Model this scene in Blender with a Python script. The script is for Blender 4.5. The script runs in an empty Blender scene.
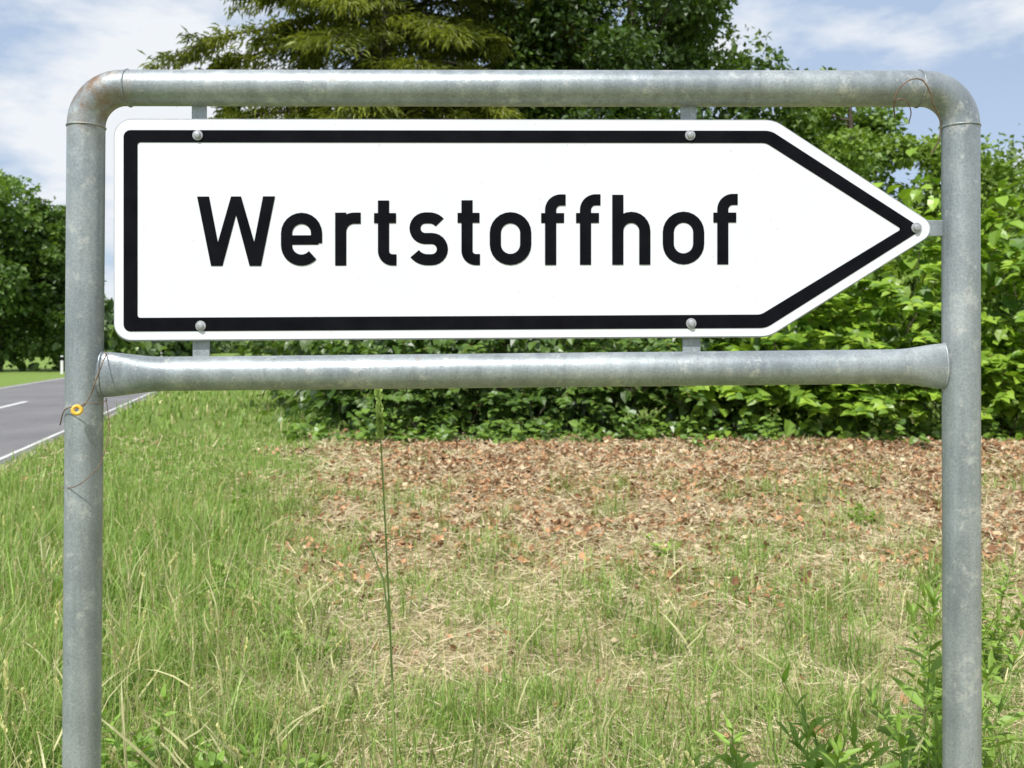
import bpy, math, numpy as np
from mathutils import Vector
R=np.random.default_rng(7)
scene=bpy.context.scene
F=900.0; H=1.5; D=1.66; HZ=347.0

# ------------------------------------------------------------ helpers
def link(o,parent=None):
    scene.collection.objects.link(o)
    if parent: o.parent=parent
    return o
def empty(name,loc=(0,0,0)):
    o=bpy.data.objects.new(name,None); o.empty_display_size=0.2
    return link(o)
def tri_mesh(name,V,T,mat,col=None,parent=None,smooth=False):
    V=np.asarray(V,dtype=np.float32).reshape(-1,3); T=np.asarray(T,dtype=np.int32).reshape(-1,3)
    me=bpy.data.meshes.new(name)
    me.vertices.add(len(V)); me.vertices.foreach_set("co",V.ravel())
    me.loops.add(T.size); me.loops.foreach_set("vertex_index",T.ravel())
    me.polygons.add(len(T)); me.polygons.foreach_set("loop_start",np.arange(0,T.size,3,dtype=np.int32))
    me.update(calc_edges=True); me.validate()
    me.polygons.foreach_set("use_smooth",np.full(len(T),bool(smooth)))
    if col is not None:
        a=me.color_attributes.new("Col",'FLOAT_COLOR','POINT')
        c=np.ones((len(V),4),dtype=np.float32); c[:,:3]=col
        a.data.foreach_set("color",c.ravel())
    me.materials.append(mat)
    return link(bpy.data.objects.new(name,me),parent)
def py_mesh(name,V,Fc,mat,parent=None,smooth=False,bevel=0):
    me=bpy.data.meshes.new(name); me.from_pydata([tuple(v) for v in V],[],Fc); me.update()
    if smooth:
        for p in me.polygons: p.use_smooth=True
    me.materials.append(mat)
    o=link(bpy.data.objects.new(name,me),parent)
    if bevel:
        m=o.modifiers.new("b",'BEVEL'); m.width=bevel; m.segments=2
    return o
def sm(x,a,b):
    t=np.clip((x-a)/(b-a),0,1); return t*t*(3-2*t)
PERM=np.random.default_rng(3).random((256,256))
def vnoise(x,y,s=1.0):
    x=np.asarray(x)*s+1000; y=np.asarray(y)*s+1000
    xi=np.floor(x).astype(int); yi=np.floor(y).astype(int); fx=x-xi; fy=y-yi
    fx=fx*fx*(3-2*fx); fy=fy*fy*(3-2*fy)
    g=lambda a,b:PERM[a%256,b%256]
    return (g(xi,yi)*(1-fx)+g(xi+1,yi)*fx)*(1-fy)+(g(xi,yi+1)*(1-fx)+g(xi+1,yi+1)*fx)*fy
def fbm(x,y,s=1.0):
    return (vnoise(x,y,s)+.5*vnoise(x,y,s*2.1)+.25*vnoise(x,y,s*4.3))/1.75
def nrm(v):
    return v/np.maximum(np.linalg.norm(v,axis=-1,keepdims=True),1e-6)
def scatter(tv,tf,P,Y,Z,S,C,W=None):
    tv=np.array(tv,dtype=float); tf=np.array(tf); n=len(P)
    Y=nrm(Y); X=nrm(np.cross(Y,Z)); Z=np.cross(X,Y)
    S=np.broadcast_to(S,(n,)); W=S if W is None else np.broadcast_to(W,(n,))
    V=(P[:,None]+X[:,None]*(tv[None,:,0:1]*W[:,None,None])+Y[:,None]*(tv[None,:,1:2]*S[:,None,None])
       +Z[:,None]*(tv[None,:,2:3]*S[:,None,None]))
    T=tf[None]+(np.arange(n)*len(tv))[:,None,None]
    Cc=np.repeat(C,len(tv),axis=0)
    return V.reshape(-1,3),T.reshape(-1,3),Cc
def merge(parts):
    V=[];T=[];C=[];o=0
    for v,t,c in parts:
        V.append(v);T.append(t+o);C.append(c);o+=len(v)
    return np.concatenate(V),np.concatenate(T),np.concatenate(C)
LEAF=([(0,0,0),(.36,.45,.09),(0,1,-.06),(-.36,.45,.09)],[(0,1,2),(0,2,3)])
HEART=([(0,.38,-.03),(0,0,0),(.40,.12,.06),(.36,.55,.05),(0,1.05,-.14),(-.36,.55,.05),(-.40,.12,.06)],
       [(0,1,2),(0,2,3),(0,3,4),(0,4,5),(0,5,6),(0,6,1)])
def rdir(n):
    return nrm(R.normal(size=(n,3)))
def tubes(paths,rads,n=7):
    V=[];T=[];o=0
    for p,r in zip(paths,rads):
        p=np.array(p,float); r=np.broadcast_to(r,(len(p),))
        t=nrm(np.gradient(p,axis=0)); ref=np.array([.31,.95,.05]) if abs(t[0,2])>.5 else np.array([0,0,1.])
        a=nrm(np.cross(t,ref)); b=np.cross(t,a)
        th=np.linspace(0,2*np.pi,n,endpoint=False)
        ring=p[:,None]+r[:,None,None]*(a[:,None]*np.cos(th)[None,:,None]+b[:,None]*np.sin(th)[None,:,None])
        V.append(ring.reshape(-1,3))
        for i in range(len(p)-1):
            for j in range(n):
                A=o+i*n+j;B=o+i*n+(j+1)%n;C=A+n;E=B+n
                T+=[(A,B,E),(A,E,C)]
        o+=len(p)*n
    return np.concatenate(V),np.array(T)

# ------------------------------------------------------------ materials
def newmat(name):
    m=bpy.data.materials.new(name); m.use_nodes=True
    nt=m.node_tree; b=nt.nodes["Principled BSDF"]
    return m,nt,b
def ramp(nt,fac,stops):
    r=nt.nodes.new("ShaderNodeValToRGB"); e=r.color_ramp.elements
    while len(e)<len(stops): e.new(.5)
    for i,(p,c) in enumerate(stops):
        e[i].position=p; e[i].color=(*c,1) if len(c)==3 else c
    nt.links.new(fac,r.inputs[0]); return r
def noise(nt,scale,detail=5,rough=.6,src=None):
    n=nt.nodes.new("ShaderNodeTexNoise"); n.inputs["Scale"].default_value=scale
    n.inputs["Detail"].default_value=detail; n.inputs["Roughness"].default_value=rough
    if src is not None: nt.links.new(src,n.inputs["Vector"])
    return n
def mix(nt,fac,a,b,mode='MIX'):
    m=nt.nodes.new("ShaderNodeMix"); m.data_type='RGBA'; m.blend_type=mode
    for i,v in ((0,fac),(6,a),(7,b)):
        if hasattr(v,"is_linked"): nt.links.new(v,m.inputs[i])
        elif i==0: m.inputs[0].default_value=v
        else: m.inputs[i].default_value=(*v,1)
    return m.outputs[2]
def leafmat(name,trans=.35,gloss=.06,rough=.4):
    m,nt,b=newmat(name); nt.nodes.remove(b)
    at=nt.nodes.new("ShaderNodeAttribute"); at.attribute_name="Col"
    d=nt.nodes.new("ShaderNodeBsdfDiffuse"); nt.links.new(at.outputs["Color"],d.inputs[0]); out=d.outputs[0]
    if trans:
        t=nt.nodes.new("ShaderNodeBsdfTranslucent")
        h=mix(nt,1.0,at.outputs["Color"],(1.3,1.3,.55),'MULTIPLY'); nt.links.new(h,t.inputs[0])
        mx=nt.nodes.new("ShaderNodeMixShader"); mx.inputs[0].default_value=trans
        nt.links.new(out,mx.inputs[1]); nt.links.new(t.outputs[0],mx.inputs[2]); out=mx.outputs[0]
    if gloss:
        g=nt.nodes.new("ShaderNodeBsdfGlossy"); g.inputs["Roughness"].default_value=rough; g.inputs[0].default_value=(.8,.8,.8,1)
        mx=nt.nodes.new("ShaderNodeMixShader"); mx.inputs[0].default_value=gloss
        nt.links.new(out,mx.inputs[1]); nt.links.new(g.outputs[0],mx.inputs[2]); out=mx.outputs[0]
    nt.links.new(out,nt.nodes["Material Output"].inputs[0])
    return m
M_leaf=leafmat("foliage_leaves",.32,.04,.45)
M_knot=leafmat("shrub_leaves",.34,.05,.40)
M_grass=leafmat("grass_blades",.30,.03,.5)
M_dry=leafmat("dry_litter",0,0)

def geo(nt):
    t=nt.nodes.new("ShaderNodeTexCoord"); return t.outputs["Object"]
M_bark,nt,b=newmat("bark")
n=noise(nt,9,5,.7,geo(nt)); r=ramp(nt,n.outputs[0],[(.3,(.035,.027,.02)),(.7,(.13,.10,.075))])
nt.links.new(r.outputs[0],b.inputs["Base Color"]); b.inputs["Roughness"].default_value=.9
# galvanised steel
M_galv,nt,b=newmat("galvanised_steel")
g=geo(nt)
n1=noise(nt,7,6,.6,g); n2=noise(nt,260,3,.7,g)
mp=nt.nodes.new("ShaderNodeMapping"); mp.inputs["Scale"].default_value=(45,45,3); nt.links.new(g,mp.inputs[0])
n3=noise(nt,1,4,.6,mp.outputs[0])
c1=ramp(nt,n1.outputs[0],[(.3,(.26,.295,.32)),(.52,(.33,.37,.39)),(.75,(.42,.455,.47))]).outputs[0]
c2=ramp(nt,n2.outputs[0],[(.3,(.80,.80,.80)),(.62,(1.10,1.10,1.10))]).outputs[0]
c3=ramp(nt,n3.outputs[0],[(.35,(.82,.82,.81)),(.65,(1.05,1.05,1.05))]).outputs[0]
c=mix(nt,1,c1,c2,'MULTIPLY'); c=mix(nt,1,c,c3,'MULTIPLY')
n6=noise(nt,26,5,.8,g); r6=ramp(nt,n6.outputs[0],[(.55,(0,0,0)),(.66,(.6,.6,.6))]).outputs[0]
c=mix(nt,r6,c,(.58,.59,.56))
n7=noise(nt,75,4,.8,g); r7=ramp(nt,n7.outputs[0],[(.62,(0,0,0)),(.70,(.55,.55,.55))]).outputs[0]
c=mix(nt,r7,c,(.17,.165,.15))
dv=nt.nodes.new("ShaderNodeVectorMath"); dv.operation='DISTANCE'; nt.links.new(g,dv.inputs[0])
dv.inputs[1].default_value=((88-512)*D/F,D,H-(88-HZ)*D/F)
mr=nt.nodes.new("ShaderNodeMapRange"); mr.inputs[1].default_value=.12; mr.inputs[2].default_value=.03
nt.links.new(dv.outputs["Value"],mr.inputs[0])
n4=noise(nt,35,6,.7,g); r4=ramp(nt,n4.outputs[0],[(.40,(0,0,0)),(.62,(1,1,1))]).outputs[0]
mm=nt.nodes.new("ShaderNodeMath"); mm.operation='MULTIPLY'; nt.links.new(mr.outputs[0],mm.inputs[0]); nt.links.new(r4,mm.inputs[1])
c=mix(nt,mm.outputs[0],c,(.22,.14,.085))
n5=noise(nt,14,8,.75,g); r5=ramp(nt,n5.outputs[0],[(.64,(0,0,0)),(.73,(.7,.7,.7))]).outputs[0]
c=mix(nt,r5,c,(.24,.19,.14))
nt.links.new(c,b.inputs["Base Color"]); b.inputs["Metallic"].default_value=.45
rr=ramp(nt,n1.outputs[0],[(.3,(.36,)*3),(.7,(.55,)*3)]); nt.links.new(rr.outputs[0],b.inputs["Roughness"])
bp=nt.nodes.new("ShaderNodeBump"); bp.inputs["Strength"].default_value=.25; bp.inputs["Distance"].default_value=.0015
nt.links.new(n2.outputs[0],bp.inputs["Height"]); nt.links.new(bp.outputs[0],b.inputs["Normal"])
# sign white
M_white,nt,b=newmat("white_sign_face"); g=geo(nt)
n=noise(nt,3,6,.6,g); r=ramp(nt,n.outputs[0],[(.3,(.685,.71,.765)),(.7,(.73,.75,.795))]).outputs[0]
n=noise(nt,110,2,.5,g); r2=ramp(nt,n.outputs[0],[(.70,(0,0,0)),(.78,(.5,.5,.5))]).outputs[0]
c=mix(nt,r2,r,(.5,.48,.44))
mp=nt.nodes.new("ShaderNodeMapping"); mp.inputs["Scale"].default_value=(60,1,4); nt.links.new(g,mp.inputs[0])
n=noise(nt,1,4,.6,mp.outputs[0]); r3=ramp(nt,n.outputs[0],[(.5,(0,0,0)),(.75,(.22,.22,.22))]).outputs[0]
c=mix(nt,r3,c,(.62,.63,.64))
nt.links.new(c,b.inputs["Base Color"]); b.inputs["Roughness"].default_value=.4; b.inputs["Specular IOR Level"].default_value=.3
M_black,nt,b=newmat("black_sign_lettering"); n=noise(nt,20,5,.6,geo(nt))
r=ramp(nt,n.outputs[0],[(.3,(.004,.004,.006)),(.75,(.009,.009,.012))]).outputs[0]
nt.links.new(r,b.inputs["Base Color"]); b.inputs["Roughness"].default_value=.3; b.inputs["Specular IOR Level"].default_value=.04
M_alu,nt,b=newmat("aluminium_edge"); n=noise(nt,60,4,.6,geo(nt))
r=ramp(nt,n.outputs[0],[(.3,(.33,.34,.36)),(.7,(.48,.49,.51))]).outputs[0]
nt.links.new(r,b.inputs["Base Color"]); b.inputs["Roughness"].default_value=.45; b.inputs["Metallic"].default_value=.5
M_wire,nt,b=newmat("rusty_wire"); n=noise(nt,90,3,.6,geo(nt))
r=ramp(nt,n.outputs[0],[(.3,(.09,.055,.035)),(.7,(.24,.16,.10))]).outputs[0]; nt.links.new(r,b.inputs["Base Color"]); b.inputs["Roughness"].default_value=.7
M_tag,nt,b=newmat("yellow_plastic"); n=noise(nt,90,3,.6,geo(nt))
r=ramp(nt,n.outputs[0],[(.3,(.6,.33,.03)),(.7,(.8,.5,.05))]).outputs[0]; nt.links.new(r,b.inputs["Base Color"])
M_asph,nt,b=newmat("asphalt"); g=geo(nt)
n=noise(nt,.5,5,.6,g); r=ramp(nt,n.outputs[0],[(.3,(.13,.128,.135)),(.7,(.19,.185,.19))]).outputs[0]
n=noise(nt,60,3,.7,g); r2=ramp(nt,n.outputs[0],[(.3,(.7,.7,.7)),(.7,(1.3,1.3,1.3))]).outputs[0]
nt.links.new(mix(nt,1,r,r2,'MULTIPLY'),b.inputs["Base Color"]); b.inputs["Roughness"].default_value=.85
M_grav,nt,b=newmat("verge_gravel"); n=noise(nt,40,4,.7,geo(nt))
r=ramp(nt,n.outputs[0],[(.3,(.16,.15,.12)),(.7,(.42,.39,.33))]).outputs[0]; nt.links.new(r,b.inputs["Base Color"]); b.inputs["Roughness"].default_value=.9
M_paint,nt,b=newmat("road_paint"); n=noise(nt,8,6,.7,geo(nt))
r=ramp(nt,n.outputs[0],[(.35,(.4,.4,.39)),(.6,(.75,.75,.73))]).outputs[0]; nt.links.new(r,b.inputs["Base Color"]); b.inputs["Roughness"].default_value=.7
# ground
M_ground,nt,b=newmat("ground_soil_and_turf"); g=geo(nt)
at=nt.nodes.new("ShaderNodeAttribute"); at.attribute_name="Col"
n=noise(nt,16,5,.75,g); r=ramp(nt,n.outputs[0],[(.3,(.5,.48,.46)),(.5,(1,1,1)),(.7,(1.5,1.45,1.3))]).outputs[0]
c=mix(nt,1,at.outputs["Color"],r,'MULTIPLY')
nt.links.new(c,b.inputs["Base Color"]); b.inputs["Roughness"].default_value=.95; b.inputs["Specular IOR Level"].default_value=.1

# ------------------------------------------------------------ terrain fields
def bend(y): return np.where(y>40,(y-40)**2*.0016,0)
def roadx(y): return -6.25-0.2856*y+bend(y)
def road_off(x,y): return (x-roadx(y))*.9615
def hgt(x,y):
    off=np.abs(road_off(x,y)); near=np.exp(-(np.maximum(0,y-20)/20)**2)
    return (fbm(x,y,.7)-.5)*.16*sm(off,3.3,5.5)*near + (fbm(x,y,3.1)-.5)*.03*sm(off,3.1,4)*near
def litter(x,y):
    xl=-.75-.17*y+ (fbm(x,y,.8)-.5)*2.6
    a=sm(x-xl,-.4,1.5)*sm(y+(fbm(x+9,y,.9)-.5)*4.5+.18*x,3.9,8.2)*(y<15.6)
    return a*(.45+.55*sm(fbm(x+40,y*1.4+3,1.5),.28,.52))
def straw(x,y):
    xl=-1.8-.13*y+(fbm(x+5,y,.7)-.5)*2.6
    return sm(x-xl,-.4,1.6)*(.35+.65*sm(fbm(x+77,y,1.6),.32,.56))*(y<16)
def greenpatch(x,y): return sm(fbm(x+200,y+50,1.3),.45,.63)

def axis(a,b,step,far):
    c=list(np.arange(a,b,step)); s=step
    up=[];v=c[-1]
    while v<far: s*=1.25; v+=s; up.append(v)
    dn=[];v=c[0];s=step
    while v>-far: s*=1.25; v-=s; dn.append(v)
    return np.array(dn[::-1]+c+up)
xs=axis(-13,12,.13,900); ys=axis(.5,19,.13,900)
X,Yg=np.meshgrid(xs,ys); Z=hgt(X,Yg)
V=np.stack([X,Yg,Z],-1).reshape(-1,3)
nx=len(xs); i=np.arange((len(ys)-1)*nx).reshape(len(ys)-1,nx)[:,:-1].ravel()
T=np.concatenate([np.stack([i,i+1,i+nx+1],1),np.stack([i,i+nx+1,i+nx],1)])
x,y=V[:,0],V[:,1]; L=litter(x,y)[:,None]; S=straw(x,y)[:,None]
gcol=np.tile(np.array([.14,.20,.05]),(len(V),1))
gcol=gcol*(1-S*.75)+np.array([.36,.29,.165])*S*.75
gcol=gcol*(1-L*.85)+np.array([.27,.175,.10])*L*.85
far=sm(np.hypot(x,y),20,50)[:,None]; gcol=gcol*(1-far)+np.array([.17,.25,.06])*far
tri_mesh("ground",V,T,M_ground,gcol,smooth=True)

# road
def strip(name,o0,o1,ya,yb,z,mat,parent,step=2.0):
    yy=np.arange(ya,yb+step*.5,step); V=[];Fc=[]
    for k,yv in enumerate(yy):
        c=float(roadx(np.array(yv)))
        V+=[(c+o0*1.04,yv,z),(c+o1*1.04,yv,z)]
        if k: a=2*k-2; Fc.append((a,a+1,a+3,a+2))
    return py_mesh(name,V,Fc,mat,parent)
road=empty("road")
strip("gravel_shoulder",-3.05,3.05,-60,160,.005,M_grav,road)
strip("asphalt_surface",-2.92,2.92,-60,160,.010,M_asph,road)
strip("edge_line_right",2.72,2.79,-60,160,.014,M_paint,road)
strip("edge_line_left",-2.79,-2.72,-60,160,.014,M_paint,road)
for k in range(14):
    y0=-15.6+k*12
    if y0<150: strip("centre_dash_%d"%k,-.08,.08,y0,y0+4.2,.014,M_paint,road,1.05)

# ------------------------------------------------------------ sign frame
def wp(px,py,d=D): return ((px-512)*d/F, d, H-(py-HZ)*d/F)
def sweep(pts,an,by,n=28,caps=True):
    p=np.array(pts,float); t=nrm(np.gradient(p,axis=0)); N=np.stack([-t[:,1],t[:,0]],1)
    an=np.broadcast_to(an,(len(p),)); by=np.broadcast_to(by,(len(p),)); V=[];Fc=[]
    k=D/F
    for q,m,a,bb in zip(p,N,an,by):
        for j in range(n):
            th=2*math.pi*j/n; s=q+m*a*math.cos(th)
            w=wp(s[0],s[1]); V.append((w[0],D+bb*k*math.sin(th),w[2]))
    for i in range(len(p)-1):
        for j in range(n):
            a=i*n+j;b2=i*n+(j+1)%n; Fc.append((a,b2,b2+n,a+n))
    if caps: Fc+= [tuple(range(n))[::-1],tuple(range((len(p)-1)*n,len(p)*n))]
    return V,Fc
sign=empty("traffic_sign")
base_y=HZ+(H+.12)*F/D
pts=[]; rc=38
def arcp(cx,cy,r,a0,a1,n=12):
    return [(cx+r*math.cos(math.radians(a0+(a1-a0)*i/n)),cy+r*math.sin(math.radians(a0+(a1-a0)*i/n))) for i in range(n+1)]
for q in np.linspace(0,1,14)[:-1]:
    yy=base_y+(126-base_y)*q; pts.append((86.2-4.4*(yy-126)/640,yy))
pts+=arcp(86.2+rc,88+rc,rc,180,270)
for q in np.linspace(0,1,8)[1:-1]: pts.append((86.2+rc+(960.6-2*rc-86.2)*q,88+.8*q))
pts+=arcp(960.6-rc,88.8+rc,rc,270,360)
for q in np.linspace(0,1,14)[1:]:
    yy=126+(base_y-126)*q; pts.append((960.6+1.3*(yy-126)/640,yy))
V,Fc=sweep(pts,17.7,17.7); fr=py_mesh("tubular_frame",V,Fc,M_galv,sign,smooth=True)
xsb=np.concatenate([np.linspace(99,175,12),np.linspace(200,860,10),np.linspace(885,948,12)])
def flare(x):
    e=max(1-(x-99)/66 if x<165 else 0, (x-893)/55 if x>893 else 0); e=max(0,min(1,e)); e=e*e*(3-2*e); return e
P=[];A=[];B=[]
for xx in xsb:
    e=flare(xx); q=(xx-99)/849
    P.append((xx,374.6-8.6*q)); A.append(17.2+5.6*e); B.append(17.2-7.5*e)
V,Fc=sweep(P,A,B); py_mesh("cross_bar",V,Fc,M_galv,sign,smooth=True)
def torus(px,py,vert,rM=18.0,rm=.9,name="weld_seam"):
    V=[];Fc=[];n=28;m=6;k=D/F
    w=wp(px,py)
    for i in range(n):
        th=2*math.pi*i/n
        for j in range(m):
            ph=2*math.pi*j/m; r=(rM+rm*math.cos(ph)+.25*math.sin(i*5))*k; h=rm*k*math.sin(ph)
            if vert: V.append((w[0]+r*math.cos(th),D+r*math.sin(th),w[2]+h))
            else: V.append((w[0]+h,D+r*math.sin(th),w[2]+r*math.cos(th)))
    for i in range(n):
        for j in range(m):
            Fc.append((i*m+j,((i+1)%n)*m+j,((i+1)%n)*m+(j+1)%m,i*m+(j+1)%m))
    py_mesh(name,V,Fc,M_galv,sign,smooth=True)
torus(86.2,127,True);torus(960.6,127,True);torus(129,88,False)
torus(918,88.8,False)
for xx,yy,hh in ((102.3,374.6,22.5),(943.6,366,22)):
    V=[];Fc=[];n=24;m=6;k=D/F
    w=wp(xx,yy)
    for i in range(n):
        th=2*math.pi*i/n
        for j in range(m):
            ph=2*math.pi*j/m; q=1.4*(1+.25*math.sin(i*3.1))
            V.append((w[0]+q*k*math.sin(ph),D+(10+q*math.cos(ph))*k*math.sin(th),w[2]+(hh+q*math.cos(ph))*k*math.cos(th)))
    for i in range(n):
        for j in range(m): Fc.append((i*m+j,((i+1)%n)*m+j,((i+1)%n)*m+(j+1)%m,i*m+(j+1)%m))
    py_mesh("weld_bead",V,Fc,M_galv,sign,smooth=True)

def rpoly(vs,rs,n=9):
    out=[]; N=len(vs)
    for i in range(N):
        p=np.array(vs[i],float); a=np.array(vs[i-1],float)-p; c=np.array(vs[(i+1)%N],float)-p
        la=np.linalg.norm(a);lc=np.linalg.norm(c);a/=la;c/=lc
        half=math.acos(max(-1,min(1,a@c)))/2; t=rs[i]/math.tan(half)
        bis=nrm(a+c); cen=p+bis*rs[i]/math.sin(half)
        s=p+a*t-cen; e=p+c*t-cen; ang=math.atan2(s[0]*e[1]-s[1]*e[0],s@e)
        for k in range(n+1):
            th=ang*k/n; out.append((cen[0]+s[0]*math.cos(th)-s[1]*math.sin(th),cen[1]+s[0]*math.sin(th)+s[1]*math.cos(th)))
    return out
dp=1.650
plate=rpoly([(114.5,119.5),(774,120.5),(940,229),(769,336),(114.5,340)],[17,30,12,30,17])
n=len(plate); V=[wp(a,b_,dp) for a,b_ in plate]+[(wp(a,b_,dp)[0],dp+.010,wp(a,b_,dp)[2]) for a,b_ in plate]
py_mesh("arrow_plate_front",V[:n],[tuple(range(n))],M_white,sign)
rimV=V; rimF=[(i,(i+1)%n,n+(i+1)%n,n+i) for i in range(n)]
rimV=[(v[0],v[1]+(.0006 if k<n else 0),v[2]) for k,v in enumerate(rimV)]
py_mesh("arrow_plate_rim",rimV,rimF+[tuple(range(n,2*n))],M_alu,sign)
lip=rpoly([(113.3,118.4),(774.4,119.4),(942,229),(769.4,337.3),(113.3,341.4)],[18,30.5,12.5,30.5,18])
V=[wp(a,b_,dp) for a,b_ in lip]; V=[(v[0],dp+.0022,v[2]) for v in V]+[(v[0],dp+.0085,v[2]) for v in V]
n2_=len(lip)
py_mesh("arrow_plate_lip",V,[(i,(i+1)%n2_,n2_+(i+1)%n2_,n2_+i) for i in range(n2_)]+[tuple(range(n2_))],M_alu,sign)
o_=rpoly([(123.5,130),(771,130.7),(923,229),(766,328),(123.5,331.5)],[7,20,5,20,7])
i_=rpoly([(137.5,142.3),(766,143),(901.5,229),(761,314.5),(137.5,317.8)],[3,14,2,14,3])
V=[wp(a,b_,dp-.0008) for a,b_ in o_]+[wp(a,b_,dp-.0008) for a,b_ in i_]
py_mesh("black_border",V,[(i,(i+1)%n,n+(i+1)%n,n+i) for i in range(n)],M_black,sign)
# lettering
LV=[];LF=[];lay=[0]
def tilt(x,y): return (x,y-(x-200)/530*1.6)
def quad(p):
    d=dp-.0008-.00012*(lay[0]%5); lay[0]+=1
    o=len(LV); LV.extend([wp(*tilt(*q),d) for q in p]); LF.append(tuple(range(o,o+len(p))))
def stroke(pts,w=11.2,closed=False):
    d=dp-.0008-.00012*(lay[0]%5); lay[0]+=1
    p=np.array(pts,float)
    keep=[0]+[i for i in range(1,len(p)) if np.linalg.norm(p[i]-p[i-1])>.05]; p=p[keep]
    N=len(p); o=len(LV)
    if closed and np.linalg.norm(p[0]-p[-1])<.1: p=p[:-1];N-=1
    for i in range(N):
        if closed: t=p[(i+1)%N]-p[i-1]
        else: t=p[min(i+1,N-1)]-p[max(i-1,0)]
        t=t/np.linalg.norm(t); m=np.array([-t[1],t[0]])*w/2
        LV.append(wp(*tilt(*(p[i]+m)),d)); LV.append(wp(*tilt(*(p[i]-m)),d))
    for i in range(N if closed else N-1):
        a=o+2*i;b2=o+2*((i+1)%N); LF.append((a,a+1,b2+1,b2))
XT,XB=218.6,260.4
def L_o(cx,hw=15.2):
    stroke(arcp(cx,XT+hw,hw,180,360)+arcp(cx,XB-hw,hw,0,180),closed=True)
def L_e(cx,hw=15):
    stroke([(cx+hw,243.5)]+arcp(cx,XT+hw,hw,0,-180)+arcp(cx,XB-hw,hw,180,42))
    stroke([(cx-hw,240.3),(cx+hw+2,240.3)],9.5)
def L_t(x):
    stroke([(x,201),(x,XB-9)]+arcp(x+9,XB-9,9,180,90)+[(x+13,XB)])
    stroke([(x-9.5,XT),(x+12.5,XT)],10)
def L_f(x):
    stroke([(x,266),(x,211)]+arcp(x+10,211,10,180,270)+[(x+15,201)])
    stroke([(x-9.5,XT+.5),(x+13.5,XT+.5)],10)
def L_r(x):
    stroke([(x,213),(x,266)]); stroke([(x,236)]+arcp(x+13.5,XT+13.5,13.5,180,270)+[(x+20,XT)])
def L_h(x):
    stroke([(x,196),(x,266)]); stroke([(x,236)]+arcp(x+13.5,XT+13.5,13.5,180,360)+[(x+27,266)])
def L_s(cx):
    stroke(arcp(cx+1,XT+14,14,-42,-90)+arcp(cx-3,XT+10.3,10.3,270,90)[0:]+arcp(cx+3.5,XB-10.6,10.6,-90,90)+arcp(cx-1,XB-16,16,90,142))
for q in ([(197,196.5),(209,196.5),(222.5,266),(211,266)],[(211,266),(222.5,266),(241,196.5),(231,196.5)],
          [(231,196.5),(241,196.5),(261,266),(249.5,266)],[(249.5,266),(261,266),(275,196.5),(263,196.5)]): quad(q)
L_e(301.5);L_r(340.7);L_t(383.5);L_s(428.3);L_t(467);L_o(510.5);L_f(550.6);L_f(585.5);L_h(617.8);L_o(683.5);L_f(722.8)
py_mesh("lettering",LV,LF,M_black,sign)
def box(name,x0,y0,x1,y1,d0,d1,mat,bevel=.0012):
    a=wp(x0,y0,D);c=wp(x1,y1,D)
    V=[(xx,dd,zz) for xx in(a[0],c[0]) for dd in(d0,d1) for zz in(c[2],a[2])]
    return py_mesh(name,V,[(0,1,3,2),(4,6,7,5),(0,4,5,1),(2,3,7,6),(0,2,6,4),(1,5,7,3)],mat,sign,bevel=bevel)
for nme,x0,y0,x1,y1 in (("tab",191,100,206,150),("tab",681,100,697,150),("tab",192,312,209,362),("tab",683,310,701,358),("tab",905,220,948,236)):
    box(nme,x0,y0,x1,y1,1.6625,1.6665,M_galv)
def bolt(px,py):
    k=D/F; V=[];Fc=[]; w=wp(px,py,dp)
    prof=[(5.2,0),(5.2,.9),(4.9,1.2),(3.4,1.3),(3.3,2.6),(2.6,3.4),(1.2,3.7)]; n=14
    for r,h in prof:
        for j in range(n):
            th=2*math.pi*j/n; V.append((w[0]+r*k*math.cos(th),dp-.001-h*k,w[2]+r*k*math.sin(th)))
    for i in range(len(prof)-1):
        for j in range(n): Fc.append((i*n+j,i*n+(j+1)%n,(i+1)*n+(j+1)%n,(i+1)*n+j))
    Fc.append(tuple(range((len(prof)-1)*n,len(prof)*n)))
    py_mesh("bolt",V,Fc,M_alu,sign)
for q in ((198,135.5),(690,135.5),(201,326),(691,323.5),(916,228)): bolt(*q)
def wire(name,pts,r,mat):
    p=np.array(pts,float); p=np.vstack([2*p[0]-p[1],p,2*p[-1]-p[-2]]); out=[]
    for i in range(1,len(p)-2):
        for t in np.linspace(0,1,7)[:-1]:
            out.append(.5*((2*p[i])+(-p[i-1]+p[i+1])*t+(2*p[i-1]-5*p[i]+4*p[i+1]-p[i+2])*t*t+(-p[i-1]+3*p[i]-3*p[i+1]+p[i+2])*t**3))
    out.append(p[-2]); V,T=tubes([out],[r],6); tri_mesh(name,V,T,mat,parent=sign,smooth=True)
wire("binding_wire",[wp(84,350,1.70),wp(105,352,1.66),wp(102,364,1.618),wp(96,380,1.612),wp(90,396,1.612),wp(82,407,1.61),wp(72,407,1.612),wp(64,411,1.63),wp(60,425,1.66)],.0011,M_wire)
wire("binding_wire",[wp(74,412,1.61),wp(85,403,1.608),wp(98,404,1.618),wp(107,400,1.66)],.0009,M_wire)
wire("binding_wire",[wp(106,398,1.66),wp(109,430,1.64),wp(101,462,1.622),wp(88,478,1.614),wp(74,487,1.615),wp(60,488,1.66)],.0009,M_wire)
wire("binding_wire",[wp(895,118,1.66),wp(894,104,1.622),wp(898,90,1.612),wp(910,80,1.608),wp(922,80,1.61),wp(930,92,1.612),wp(933,104,1.618),wp(940,120,1.63),wp(939,140,1.64),wp(931,154,1.65)],.0013,M_wire)
wire("binding_wire",[wp(894,104,1.622),wp(899,99,1.617),wp(907,102,1.62),wp(911,112,1.64),wp(909,122,1.65)],.0010,M_wire)
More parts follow.
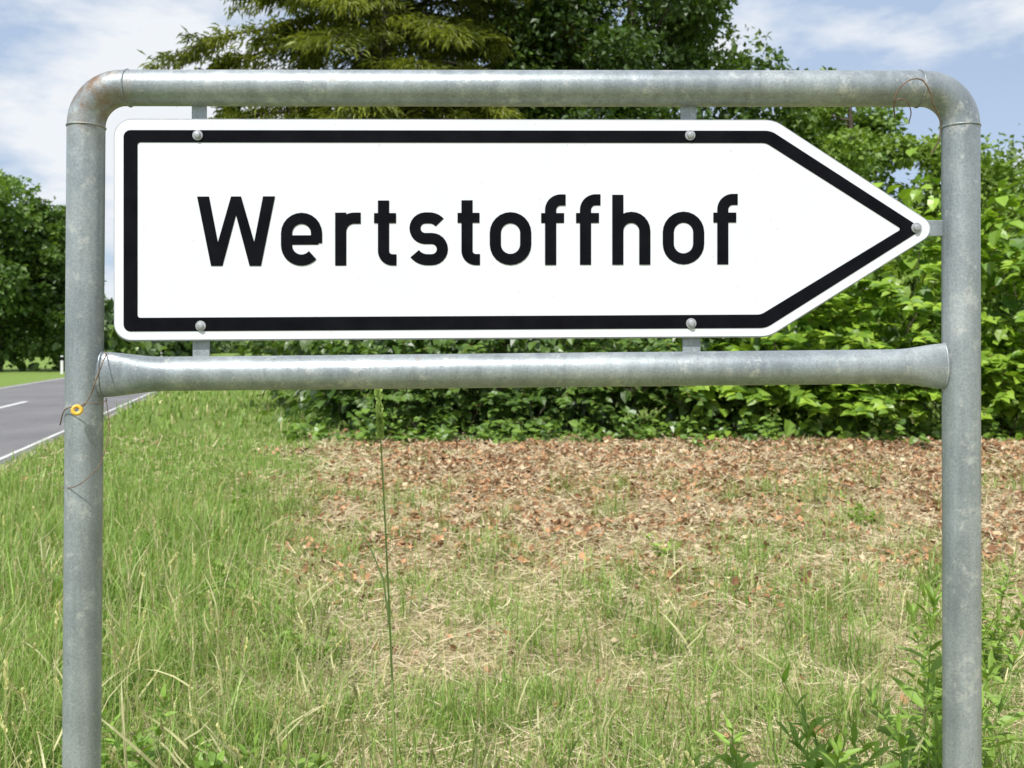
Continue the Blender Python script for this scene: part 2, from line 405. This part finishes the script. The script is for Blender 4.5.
bpy.ops.mesh.primitive_torus_add(major_radius=.0070,minor_radius=.0034,location=wp(77,410,1.606),rotation=(math.radians(70),.3,.2))
t=bpy.context.object; t.name="yellow_tag"; t.data.materials.append(M_tag); t.parent=sign

# ------------------------------------------------------------ grass
BL=([(-.5,0,0),(.5,0,0),(-.36,.5,.0),(.36,.5,.0),(0,1,0)],[(0,1,3),(0,3,2),(2,3,4)])
def blades(x,y,h,w,lean,col,zoff=0):
    n=len(x); z=hgt(x,y)-.008+zoff
    a=R.random(n)*2*np.pi; f=np.stack([np.cos(a),np.sin(a),np.zeros(n)],1)
    side=np.stack([-np.sin(a+R.normal(0,.5,n)),np.cos(a),np.zeros(n)],1)
    b0=np.stack([x,y,z],1); up=np.array([0,0,1.])
    m=b0+up*(h*.55*np.cos(lean*.5))[:,None]+f*(h*.55*np.sin(lean*.5))[:,None]
    t=m+up*(h*.5*np.cos(np.minimum(lean*1.6,1.9)))[:,None]+f*(h*.5*np.sin(np.minimum(lean*1.6,1.9)))[:,None]
    V=np.stack([b0-side*w[:,None]/2,b0+side*w[:,None]/2,m-side*w[:,None]*.4,m+side*w[:,None]*.4,t],1).reshape(-1,3)
    T=(np.array(BL[1])[None]+(np.arange(n)*5)[:,None,None]).reshape(-1,3)
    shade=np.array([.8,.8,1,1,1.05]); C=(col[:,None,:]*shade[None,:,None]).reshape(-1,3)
    return V,T,C
def field(n,y0,y1,wide=1.3,marg=1.0):
    u=R.random(n*2); y=np.sqrt(y0*y0+(y1*y1-y0*y0)*u); x=(R.random(n*2)-.5)*(1.14*y*wide+marg)
    k=road_off(x,y)>2.95; return x[k][:n],y[k][:n]
parts=[]
G1=np.array([.145,.265,.04]);G2=np.array([.35,.49,.13]);G3=np.array([.60,.54,.30])
def gcols(n,dry=.16):
    a=R.random((n,1)); c=G1*(1-a)+G2*a; k=R.random(n)<dry; c[k]=G3*(.8+.4*R.random((k.sum(),1)))
    return c*(.8+.4*R.random((n,1)))
for n,y0,y1,hm,wm in ((115000,1.5,4.2,.125,.0036),(100000,4.2,8.5,.105,.0062),(75000,8.5,16,.10,.011),(35000,16,38,.15,.030)):
    x,y=field(n,y0,y1); L=litter(x,y);S=straw(x,y);G=greenpatch(x,y)
    p=(1-.90*L)*(1-.70*S*(1-G))*(.45+.55*sm(fbm(x,y,4),.3,.6)); k=R.random(len(x))<p
    x,y,L,S,G=x[k],y[k],L[k],S[k],G[k]; n=len(x)
    tall=.6+1.2*fbm(x+31,y,1.4)+1.5*sm(-x-.2*y,-.3,1.0)*sm(y,12,3)
    h=hm*(.4+1.1*R.random(n)**1.3)*tall*(1-.35*S)
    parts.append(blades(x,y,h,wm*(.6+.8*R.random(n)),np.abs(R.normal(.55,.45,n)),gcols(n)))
cx,cy=field(760,1.7,9.5); k=R.random(len(cx))<(1-.8*litter(cx,cy))*np.where(cy<4.5,1,.55)
for a,b_ in zip(cx[k],cy[k]):
    n=int(R.integers(12,70)); r=.04+.09*R.random()
    x=a+R.normal(0,r,n);y=b_+R.normal(0,r,n); q=(.11+.26*R.random()**1.4)*(1.4 if a<-.22*b_ else 1)
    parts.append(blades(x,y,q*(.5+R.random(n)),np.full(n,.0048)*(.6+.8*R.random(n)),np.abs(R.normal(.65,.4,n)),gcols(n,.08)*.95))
V,T,C=merge(parts); tri_mesh("grass",V,T,M_grass,C)
parts=[]
for n,y0,y1,wm,lm in ((70000,1.5,5,.0028,.12),(75000,5,9,.005,.13),(70000,9,15.5,.009,.16)):
    x,y=field(n,y0,y1); L=litter(x,y);S=straw(x,y); k=R.random(len(x))<np.clip(S*.8+L*.25+.08,0,1); x,y=x[k],y[k];n=len(x)
    a=R.random(n)*2*np.pi; Yd=np.stack([np.cos(a),np.sin(a),R.normal(.06,.25,n)],1)
    Pp=np.stack([x,y,hgt(x,y)+.008+.05*R.random(n)**1.5],1); q=R.random((n,1))
    c=(np.array([.36,.28,.15])*(1-q)+np.array([.76,.66,.46])*q)
    parts.append(scatter(*((BL[0],BL[1])),Pp,Yd,np.array([0,0,1.])+R.normal(0,.5,(n,3)),lm*(.4+R.random(n)),c,W=wm*(.6+.8*R.random(n))))
V,T,C=merge(parts); tri_mesh("dry_straw",V,T,M_dry,C)
CR=([(0,0,.0),(.34,.2,.16),(.3,.7,.05),(0,1,.22),(-.3,.7,.12),(-.36,.22,.2),(0,.5,-.05)],[(6,0,1),(6,1,2),(6,2,3),(6,3,4),(6,4,5),(6,5,0)])
x,y=field(120000,2.8,15.6); L=litter(x,y); k=R.random(len(x))<np.clip(L*.9-.03,0,1)*(.22+.78*sm(fbm(x+3,y+8,2.6),.33,.58))+.004; x,y=x[k],y[k];n=len(x)
a=R.random(n)*2*np.pi; Yd=np.stack([np.cos(a),np.sin(a),R.normal(0,.45,n)],1)
q=R.random((n,1))**1.1; c=np.array([.15,.08,.045])*(1-q)+np.array([.54,.315,.17])*q; k=R.random(n)<.25; c[k]=np.array([.55,.44,.29])*(.7+.5*R.random((k.sum(),1)))
V,T,C=scatter(CR[0],CR[1],np.stack([x,y,hgt(x,y)+.01+.05*R.random(n)],1),Yd,np.array([0,0,1.])+R.normal(0,.6,(n,3)),(.020+.05*R.random(n)**1.5)*(.75+.045*y),c)
tri_mesh("fallen_leaves",V,T,M_dry,C)

def stalk(name,x,y,h,lean,rad,col,head=True,hn=60,hs=.016):
    z0=float(hgt(np.array(x),np.array(y))); n=14
    p=[(x+lean[0]*(i/n)**1.6,y+lean[1]*(i/n)**1.6,z0+h*i/n) for i in range(n+1)]
    V,T=tubes([p],[np.linspace(rad,rad*.45,n+1)],5); C=np.tile(col,(len(V),1)); parts=[(V,T,C)]
    if head:
        m=hn; t=.92+.08*R.random(m); P=np.array([x+lean[0]*t**1.6,y+lean[1]*t**1.6,z0+h*t]).T
        parts.append(scatter(*LEAF,P,rdir(m)*.45+np.array([0,0,1.]),rdir(m),hs*(1+.5*R.random(m)),np.tile(np.array(col)*1.2,(m,1))))
    for q in R.random(3)*.55+.08:
        P=np.array([[x+lean[0]*q**1.6,y+lean[1]*q**1.6,z0+h*q]]); d=R.normal(0,1,3); d[2]=1.3
        bl=([(-.5,0,0),(.5,0,0),(-.5,.4,0),(.5,.4,0),(-.35,.75,-.12),(.35,.75,-.12),(0,1,-.3)],[(0,1,3),(0,3,2),(2,3,5),(2,5,4),(4,5,6)])
        parts.append(scatter(*bl,P,d[None],R.normal(0,1,(1,3)),.25*h**.5,np.array([col]),W=.007))
    return merge(parts)
v,t,c=stalk("s",-.262,2.10,1.39,(-.055,.03),.0040,(.28,.38,.12),hn=130,hs=.015)
tri_mesh("tall_grass_stalk",v,t,M_grass,c)
parts=[]
for k in range(220):
    yy=1.8+3.5*R.random(); xx=-.2*yy-R.random()*.42*yy if k<130 else (R.random()-.45)*yy*1.1
    parts.append(stalk("s",xx,yy,.3+.55*R.random()*(1 if k<130 else .6),(R.normal(0,.15),R.normal(0,.1)),.0015,(np.array([.52,.51,.27])*(.7+.5*R.random())),hn=30,hs=.009))
V,T,C=merge(parts); tri_mesh("seeding_grass",V,T,M_grass,C)

LAN=([(0,0,0),(.13,.25,.03),(.15,.5,.03),(.08,.8,-.03),(0,1,-.12),(-.08,.8,-.03),(-.15,.5,.03),(-.13,.25,.03),(0,.5,-.01)],
     [(8,0,1),(8,1,2),(8,2,3),(8,3,4),(8,4,5),(8,5,6),(8,6,7),(8,7,0)])
def weed(x,y,h,nst,leaf,col,wid=1.0,spread=.12):
    col=np.array(col)*np.array([1.9,1.75,1.4])
    parts=[]; z0=float(hgt(np.array(x),np.array(y)))-.01
    for s in range(nst):
        d=R.normal(0,spread,2); hh=h*(.6+.45*R.random()); bx,by=x+R.normal(0,.03),y+R.normal(0,.03)
        t=np.linspace(0,1,9); p=np.stack([bx+d[0]*t**1.5,by+d[1]*t**1.5,z0+hh*t],1)
        V,T=tubes([p],[np.linspace(.003,.0012,9)],5); parts.append((V,T,np.tile(np.array(col)*.9,(len(V),1))))
        m=int(hh*60)+6; tt=np.sort(.12+.88*R.random(m)**.8); P=np.stack([bx+d[0]*tt**1.5,by+d[1]*tt**1.5,z0+hh*tt],1)
        a=np.arange(m)*2.4+R.random()*6; el=.25+.9*tt**4+R.normal(0,.25,m)
        Yd=np.stack([np.cos(a)*np.cos(el),np.sin(a)*np.cos(el),np.sin(el)],1)
        Zd=np.array([0,0,1.])+R.normal(0,.25,(m,3))
        sz=leaf*(1.15-.65*tt)*(.7+.5*R.random(m))
        parts.append(scatter(*LAN,P,Yd,Zd,sz,np.array(col)*(.75+.5*R.random((m,1))),W=sz*wid))
    V,T,C=merge(parts); tri_mesh("weed_plant",V,T,M_grass,C)
for a in ((1.02,2.35,.62,5,.12,(.11,.20,.04),.8),(1.17,2.45,.72,4,.14,(.11,.19,.04),.7),(.86,2.5,.46,4,.11,(.13,.22,.05),.9),(1.33,2.7,.68,4,.12,(.12,.20,.05),.8),
          (-.93,2.5,.50,4,.10,(.10,.18,.04),1.7),(-.62,2.9,.30,3,.09,(.12,.2,.05),1.6),(.32,2.35,.36,4,.12,(.12,.2,.05),1.0),(.42,2.6,.28,3,.10,(.12,.2,.05),1.0),
          (.06,2.4,.38,3,.10,(.14,.22,.06),.6),(-.15,2.6,.30,4,.11,(.14,.22,.06),.6),(1.6,3.4,.55,5,.1,(.13,.21,.05),.9),(2.1,4.0,.6,5,.1,(.13,.21,.05),.9),
          (-1.7,5.2,.30,4,.1,(.12,.2,.05),1.4),(-.9,4.2,.2,4,.09,(.12,.2,.05),1.3),(1.1,6.3,.18,3,.09,(.13,.21,.05),1.4),(2.9,7.4,.22,4,.1,(.13,.21,.05),1.2),(-2.3,7.5,.3,4,.1,(.12,.2,.05),1.4),
          (.62,2.3,.36,4,.12,(.14,.23,.05),.9),(.75,2.8,.34,4,.11,(.13,.22,.05),.8),(-1.2,2.9,.4,4,.1,(.12,.21,.05),1.3)):
    weed(*a)

# ------------------------------------------------------------ shrubs
def mound(c,r,n,size,ca,cb,droop=.9,fac=(.72,1.06)):
    c=np.array(c);r=np.array(r)
    d=rdir(n); low=min(.75,c[2]/r[2]); d[:,2]=np.where(d[:,2]<-low,np.abs(d[:,2]),d[:,2]); d=nrm(d)
    az=np.arctan2(d[:,1],d[:,0]); lump=1+.42*(fbm(az*2.2+c[0],d[:,2]*4+c[1],1.3)-.5)*2+.34*(vnoise(az*6+c[1],d[:,2]*7,1)-.5)*2
    f=(fac[0]+(fac[1]-fac[0])*R.random(n)**.6)*lump
    dd=d.copy(); ng=d[:,2]<0; hl=np.maximum(np.linalg.norm(d[:,:2],axis=1),.05); dd[ng,:2]*=(np.minimum(1/hl,1.6)*.97)[ng,None]  # steep skirts down to the ground
    P=c+dd*r*f[:,None]; P[:,2]=np.maximum(P[:,2],.05+.15*R.random(n))
    out=nrm(d/r); Yd=out*np.array([1,1,.3])+np.array([0,0,-droop])+R.normal(0,.5,(n,3)); Zd=out*.7+np.array([0,0,.9])+R.normal(0,.5,(n,3))
    tone=sm(vnoise(P[:,0]+P[:,2]*.7,P[:,1]+P[:,2]*.9,1.6),.2,.8)[:,None]*.6+.4*R.random((n,1))
    C=(np.array(ca)*(1-tone)+np.array(cb)*tone)*(.8+.4*R.random((n,1)))
    return scatter(*HEART,P,Yd,Zd,size*(.45+.95*R.random(n)),C)
def sprigs(c,r,n,length,size,ca,cb,toward=(0,-.7,.5)):
    parts=[];c=np.array(c);r=np.array(r)
    for k in range(n):
        d=nrm(R.normal(0,1,3)+np.array(toward)*1.2); d[2]=abs(d[2]); p0=c+d*r*.88
        t=np.linspace(0,1,7)[:,None]; o=nrm(d*np.array([1,1,.7])+np.array([0,0,.35])); L=length*(.5+1.0*R.random())
        p=p0+o*L*t+np.array([0,0,-.5])*L*t*t
        V,T=tubes([p],[np.linspace(.012,.004,7)],4); parts.append((V,T,np.tile((.25,.2,.07),(len(V),1))))
        m=14; tt=np.linspace(.05,1,m)[:,None]; P=p0+o*L*tt+np.array([0,0,-.5])*L*tt*tt
        side=nrm(np.cross(o,[0,0,1.]))*np.where(np.arange(m)%2,1,-1)[:,None]
        Yd=side+o*.6+np.array([0,0,-.4])+R.normal(0,.25,(m,3)); Zd=np.array([0,0,1.])+d*.4+R.normal(0,.25,(m,3))
        q=R.random((m,1)); parts.append(scatter(*HEART,P,Yd,Zd,size*(1.25-.55*tt[:,0]),(np.array(ca)*(1-q)+np.array(cb)*q)))
    return merge(parts)
KA,KB=(.095,.20,.020),(.35,.52,.058)
DA,DB=(.040,.09,.016),(.16,.27,.045)
def shrub(name,mounds,size,ca,cb,dens,spr,stems=6):
    e=empty(name); parts=[]
    for c,r in mounds:
        big=min(1,r[0]/1.5)
        area=2*math.pi*((r[0]*r[1]+r[0]*r[2]+r[1]*r[2])/3)
        parts.append(mound(c,r,int(area*dens*1.15/(size*size)),size,ca,cb))
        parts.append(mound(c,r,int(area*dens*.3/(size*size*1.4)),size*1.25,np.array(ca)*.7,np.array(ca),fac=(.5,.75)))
        if spr: parts.append(sprigs(c,r,int(spr*big)+2,1.0*max(.5,big),size,ca,cb))
    V,T,C=merge(parts); tri_mesh("leaves",V,T,M_knot,C,e)
    if stems:
        P=[]
        for c,r in mounds:
            for k in range(stems):
                a=R.random()*6.28; q=R.random()**.5*.6; bx,by=c[0]+r[0]*q*math.cos(a),c[1]+r[1]*q*math.sin(a)
                t=np.linspace(0,1,6); hh=(c[2]+r[2]*.7)*(1-.4*q*q); l=R.normal(0,.5,2)
                P.append(np.stack([bx+l[0]*t,by+l[1]*t,hh*t],1))
        V,T=tubes(P,[np.linspace(.014,.006,6)]*len(P),5); tri_mesh("stems",V,T,M_bark,parent=e)
kn=[((4.6,15.8,.9),(1.9,1.5,1.8)),((7.0,16.1,1.3),(2.0,1.6,2.7)),((9.6,15.9,1.4),(2.2,1.6,3.0)),((12.6,16.2,1.4),(2.4,1.8,3.1))]
for k in range(9):
    xx=3.6+k*.85+R.normal(0,.2); kn.append(((xx,14.75+.35*R.random(),.35+.75*R.random()),(.6+.35*R.random(),.5+.3*R.random(),.55+.6*R.random())))
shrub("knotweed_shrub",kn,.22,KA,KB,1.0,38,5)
br=[((-2.0,16.6,.7),(1.7,1.7,1.8)),((.0,16.3,.8),(1.9,1.6,1.9)),((2.3,16.2,.8),(1.8,1.6,2.0))]
for k in range(12):
    xx=-2.9+k*.6+R.normal(0,.15); br.append(((xx,15.0+.45*R.random()+(.9 if xx<-2 else 0),.15+.4*R.random()),(.45+.4*R.random(),.35+.35*R.random(),.4+.6*R.random())))
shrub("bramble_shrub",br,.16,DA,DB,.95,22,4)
shrub("hedge",[((-3.3,19.5,.8),(1.6,2.2,2.2)),((-4.5,24,.9),(1.9,3,2.6)),((-6.0,31,1),(2.2,3.6,2.8)),((-7.9,38,1),(2.4,4.2,3.0))],.25,DA,(.19,.30,.05),.8,8,0)
shrub("roadside_shrub",[((-36,52,.5),(6,3,3.0)),((-27,57,.5),(5,3,2.6)),((-44,48,.5),(6,3,3.0))],.45,(.05,.10,.02),(.18,.29,.055),.8,0,0)
parts=[]
m=200; xx=-3.6+R.random(m)*12.5; yy=14.6-1.0*R.random(m)**2.2*(.4+fbm(xx,xx*0,1.0))
for a,b_ in zip(xx,yy):
    hh=.10+.38*R.random()**1.8; q=int(5+hh*30); t=R.random(q); P=np.stack([a+R.normal(0,.07,q),b_+R.normal(0,.07,q),hgt(np.array(a),np.array(b_))+hh*t+.02],1)
    tn=R.random((q,1)); c=np.array([.08,.16,.03])*(1-tn)+np.array([.23,.37,.06])*tn
    parts.append(scatter(*HEART,P,rdir(q)*np.array([1,1,.4]),np.array([0,-.3,1.])+R.normal(0,.3,(q,3)),.07+.08*R.random(q),c))
V,T,C=merge(parts); tri_mesh("undergrowth",V,T,M_knot,C)

# ------------------------------------------------------------ trees
def tree(name,x,y,h,cr,low,ncl,nleaf,leaf,ca,cb,squash=.75,clr=.27,top=.35):
    e=empty(name); ch=(h-low)/2; cz=low+ch
    d=rdir(ncl*3); rad=R.random(len(d))**.40; Pc=d*rad[:,None]
    Pc[:,0:2]*=(1-top*np.maximum(Pc[:,2:3],0)); Pc=Pc[:ncl]
    Pc=Pc*np.array([cr,cr,ch])*(.85+.22*R.random((ncl,1)))+np.array([x,y,cz])
    Pc[:,2]=np.minimum(Pc[:,2],h-.3*cr*clr)
    paths=[];rads=[]
    t=np.linspace(0,1,9); wob=np.cumsum(R.normal(0,.06,(9,2)),0)
    tr=np.stack([x+wob[:,0]*h*.08,y+wob[:,1]*h*.08,h*.9*t],1); paths.append(tr); rads.append(np.linspace(h*.026,h*.004,9))
    for p in Pc:
        z=max(low*.6,min(p[2]-.25*np.hypot(p[0]-x,p[1]-y)-.3,h*.85)); i=z/(h*.9)*8; a=int(min(i,7)); q=tr[a]+(tr[a+1]-tr[a])*(i-a)
        s=np.linspace(0,1,6)[:,None]; L=np.linalg.norm(p-q); pts_=q+(p-q)*s+np.array([0,0,-.10])*L*np.sin(s*np.pi)+R.normal(0,.025*L,(6,3))*np.sin(s*np.pi)
        paths.append(pts_); rads.append(np.linspace(.012*L+.02,.008,6))
    V,T=tubes(paths,rads,6); tri_mesh("trunk_and_limbs",V,T,M_bark,parent=e,smooth=True)
    cl=R.integers(0,ncl,nleaf); r=cr*clr*(.6+.8*R.random(ncl))
    dd=rdir(nleaf)*(R.random(nleaf)**.42)[:,None]; dd[:,2]*=squash
    sub=np.array([vnoise(dd[:,0]*3+cl,dd[:,2]*3+cl*3,1)]).T
    P=Pc[cl]+dd*r[cl][:,None]*(.75+.6*sub)
    tone=(.55*R.random(ncl)[cl]+.45*R.random(nleaf))[:,None]
    C=(np.array(ca)*(1-tone)+np.array(cb)*tone)*(.8+.4*R.random((nleaf,1)))
    Yd=rdir(nleaf)+nrm(dd)*.7+np.array([0,0,-.3]); Zd=rdir(nleaf)*.8+nrm(dd)*.4+np.array([0,0,.8])
    V,T,C=scatter(*LEAF,P,Yd,Zd,leaf*(.6+.8*R.random(nleaf)),C); tri_mesh("foliage",V,T,M_leaf,C,e)
def conifer(name,x,y,h,cr,nb,per,ca,cb,q0=.22):
    e=empty(name); paths=[np.array([(x,y,0),(x+.1,y,h*.5),(x,y,h)])]; rads=[np.array([.30,.18,.03])]
    parts=[]
    for k in range(nb):
        q=q0+(1-q0)*(k+R.random())/nb; z=h*q; a=k*2.399+R.normal(0,.3); L=cr*(1-q**2.6)**.6*(.65+.55*R.random())+.25
        o=np.array([math.cos(a),math.sin(a),0]); s=np.linspace(0,1,8)[:,None]
        rise=.30; f=lambda s:np.array([x,y,z])+o*L*s+np.array([0,0,1.])*(rise*L*s-.5*L*s*s)
        paths.append(f(s)); rads.append(np.linspace(.05,.008,8))
        sd=np.array([-o[1],o[0],0])
        for m in range(int(11+L*5.5)):
            u=.15+.85*R.random()**.7; b0=f(u); w=(R.random()*2-1); wl=(.25+.55*(1-u))*L*.42+.2
            tip=b0+sd*w*wl*1.2+o*wl*.55+np.array([0,0,-.26*wl-.12*R.random()])
            n=per; t=R.random((n,1)); P=b0+(tip-b0)*t+R.normal(0,.06,(n,3))*np.array([1.2,1.2,.8])
            d=nrm(tip-b0); Yd=d+R.normal(0,.5,(n,3))+np.array([0,0,-.3]); Zd=np.array([0,0,1.])+R.normal(0,.4,(n,3))
            tn=R.random()*.6+.4*R.random((n,1))*t**.5; C=np.array(ca)*(1-tn)+np.array(cb)*tn
            parts.append(scatter(*LEAF,P,Yd,Zd,.15+.12*R.random(n),C,W=.055))
    V,T=tubes(paths,rads,6); tri_mesh("trunk_and_limbs",V,T,M_bark,parent=e,smooth=True)
    V,T,C=merge(parts); tri_mesh("foliage",V,T,M_leaf,C,e)
conifer("conifer_tree",-3.0,20.5,15.5,4.2,135,40,(.06,.09,.012),(.34,.38,.045))
conifer("conifer_tree",-.4,23.5,16.0,3.9,95,30,(.04,.075,.012),(.22,.28,.04))
tree("deciduous_tree",2.9,21.5,13.5,3.2,1.5,90,50000,.15,(.03,.07,.013),(.12,.20,.035),top=.15)
tree("deciduous_tree",6.6,22,8.4,2.2,1.2,50,26000,.16,(.07,.14,.02),(.24,.36,.06))
tree("deciduous_tree",9.0,24,9.0,2.3,1.0,50,24000,.17,(.07,.15,.02),(.27,.39,.07))
tree("deciduous_tree",12.4,25,7.5,2.6,.8,50,22000,.18,(.08,.16,.02),(.29,.41,.07))
tree("deciduous_tree",18,30,8.8,4.0,.8,60,22000,.23,(.10,.18,.04),(.30,.40,.11))
tree("deciduous_tree",-31.5,55,13.4,4.6,.6,80,24000,.36,(.05,.11,.018),(.19,.30,.055))
tree("deciduous_tree",-27.9,56,11.0,2.5,.6,60,15000,.34,(.045,.10,.018),(.17,.27,.05))
tree("deciduous_tree",-39,50,11,4.6,.6,60,15000,.36,(.05,.11,.018),(.19,.30,.055))
parts=[]
for k in range(95):
    a=math.radians(-62+124*k/94+R.normal(0,.6)); dist=150+40*R.random(); 
    if -20<math.degrees(a)<-14: dist+=60
    x,y=dist*math.sin(a),dist*math.cos(a); hh=6+6*R.random(); n=900
    d=rdir(n); d[:,2]=np.abs(d[:,2]); P=np.array([x,y,0])+d*np.array([6.5,5,hh])*(.7+.4*R.random((n,1)))
    q=R.random((n,1)); C=np.array([.06,.11,.035])*(1-q)+np.array([.16,.24,.08])*q
    parts.append(scatter(*LEAF,P,rdir(n),d+rdir(n)*.5,1.3+R.random(n),C))
V,T,C=merge(parts); tri_mesh("distant_trees",V,T,M_leaf,C)

M_pw,nt,b=newmat("white_plastic"); n_=noise(nt,12,4,.6,geo(nt)); r_=ramp(nt,n_.outputs[0],[(.3,(.66,.66,.65)),(.7,(.8,.8,.79))]); nt.links.new(r_.outputs[0],b.inputs["Base Color"])
for k,(x,y) in enumerate(((-25.0,50),(-29.6,76))):
    e=empty("delineator_post"); 
    def prism(nm,z0,z1,s,mat):
        b_=[(-.07,-.03),(.07,-.03),(.05,.06),(-.05,.06)]
        V=[(x+u*s,y+v*s,z0) for u,v in b_]+[(x+u*s,y+v*s,z1) for u,v in b_]
        py_mesh(nm,V,[(3,2,1,0),(4,5,6,7)]+[(i,(i+1)%4,4+(i+1)%4,4+i) for i in range(4)],mat,e)
    prism("post",0,.75,1,M_pw); prism("black_band",.75,.95,1.02,M_black); prism("cap",.95,1.02,1,M_pw)

# ------------------------------------------------------------ light, sky
el=math.radians(54); az=math.radians(-24)
sd=Vector((math.sin(az)*math.cos(el),-math.cos(az)*math.cos(el),math.sin(el)))
sun=bpy.data.lights.new("sun",'SUN'); sun.energy=5.0; sun.angle=math.radians(.5); sun.color=(1,.965,.91)
so=link(bpy.data.objects.new("sun",sun)); so.rotation_euler=sd.to_track_quat('Z','Y').to_euler(); so.location=(0,-5,20)
w=bpy.data.worlds.new("World"); scene.world=w; w.use_nodes=True; nt=w.node_tree
bg=nt.nodes["Background"]; bg.inputs[1].default_value=.11
sky=nt.nodes.new("ShaderNodeTexSky"); sky.sky_type='NISHITA'; sky.sun_disc=False; sky.sun_elevation=el; sky.sun_rotation=math.atan2(sd.x,sd.y)
sky.dust_density=.6; sky.air_density=1.0
tc=nt.nodes.new("ShaderNodeTexCoord"); mp=nt.nodes.new("ShaderNodeMapping"); mp.inputs["Scale"].default_value=(1,1,2.6); mp.inputs["Location"].default_value=(2.3,.4,.2)
nt.links.new(tc.outputs["Generated"],mp.inputs[0])
n=noise(nt,3.2,6,.58,mp.outputs[0]); r=ramp(nt,n.outputs[0],[(.42,(0,0,0)),(.56,(1,1,1))])
n2=noise(nt,1.4,3,.5,mp.outputs[0]); r2=ramp(nt,n2.outputs[0],[(.3,(.6,.6,.6)),(.7,(.9,.9,.9))])
c=mix(nt,r2.outputs[0],sky.outputs[0],(4.9,6.1,8.0)); c=mix(nt,r.outputs[0],c,(8.0,8.3,8.7))
nt.links.new(c,bg.inputs[0])

# ------------------------------------------------------------ camera
cam=bpy.data.cameras.new("camera"); co=link(bpy.data.objects.new("camera",cam)); co.location=(0,0,H); co.rotation_euler=(math.pi/2,0,0)
cam.sensor_width=36; cam.lens=36*F/1024; cam.shift_y=-(384-HZ)/1024; cam.clip_start=.05; cam.clip_end=3000
cam.dof.use_dof=True; cam.dof.focus_distance=1.66; cam.dof.aperture_fstop=9
scene.camera=co
scene.view_settings.view_transform='Standard'; scene.view_settings.look='None'; scene.view_settings.exposure=0
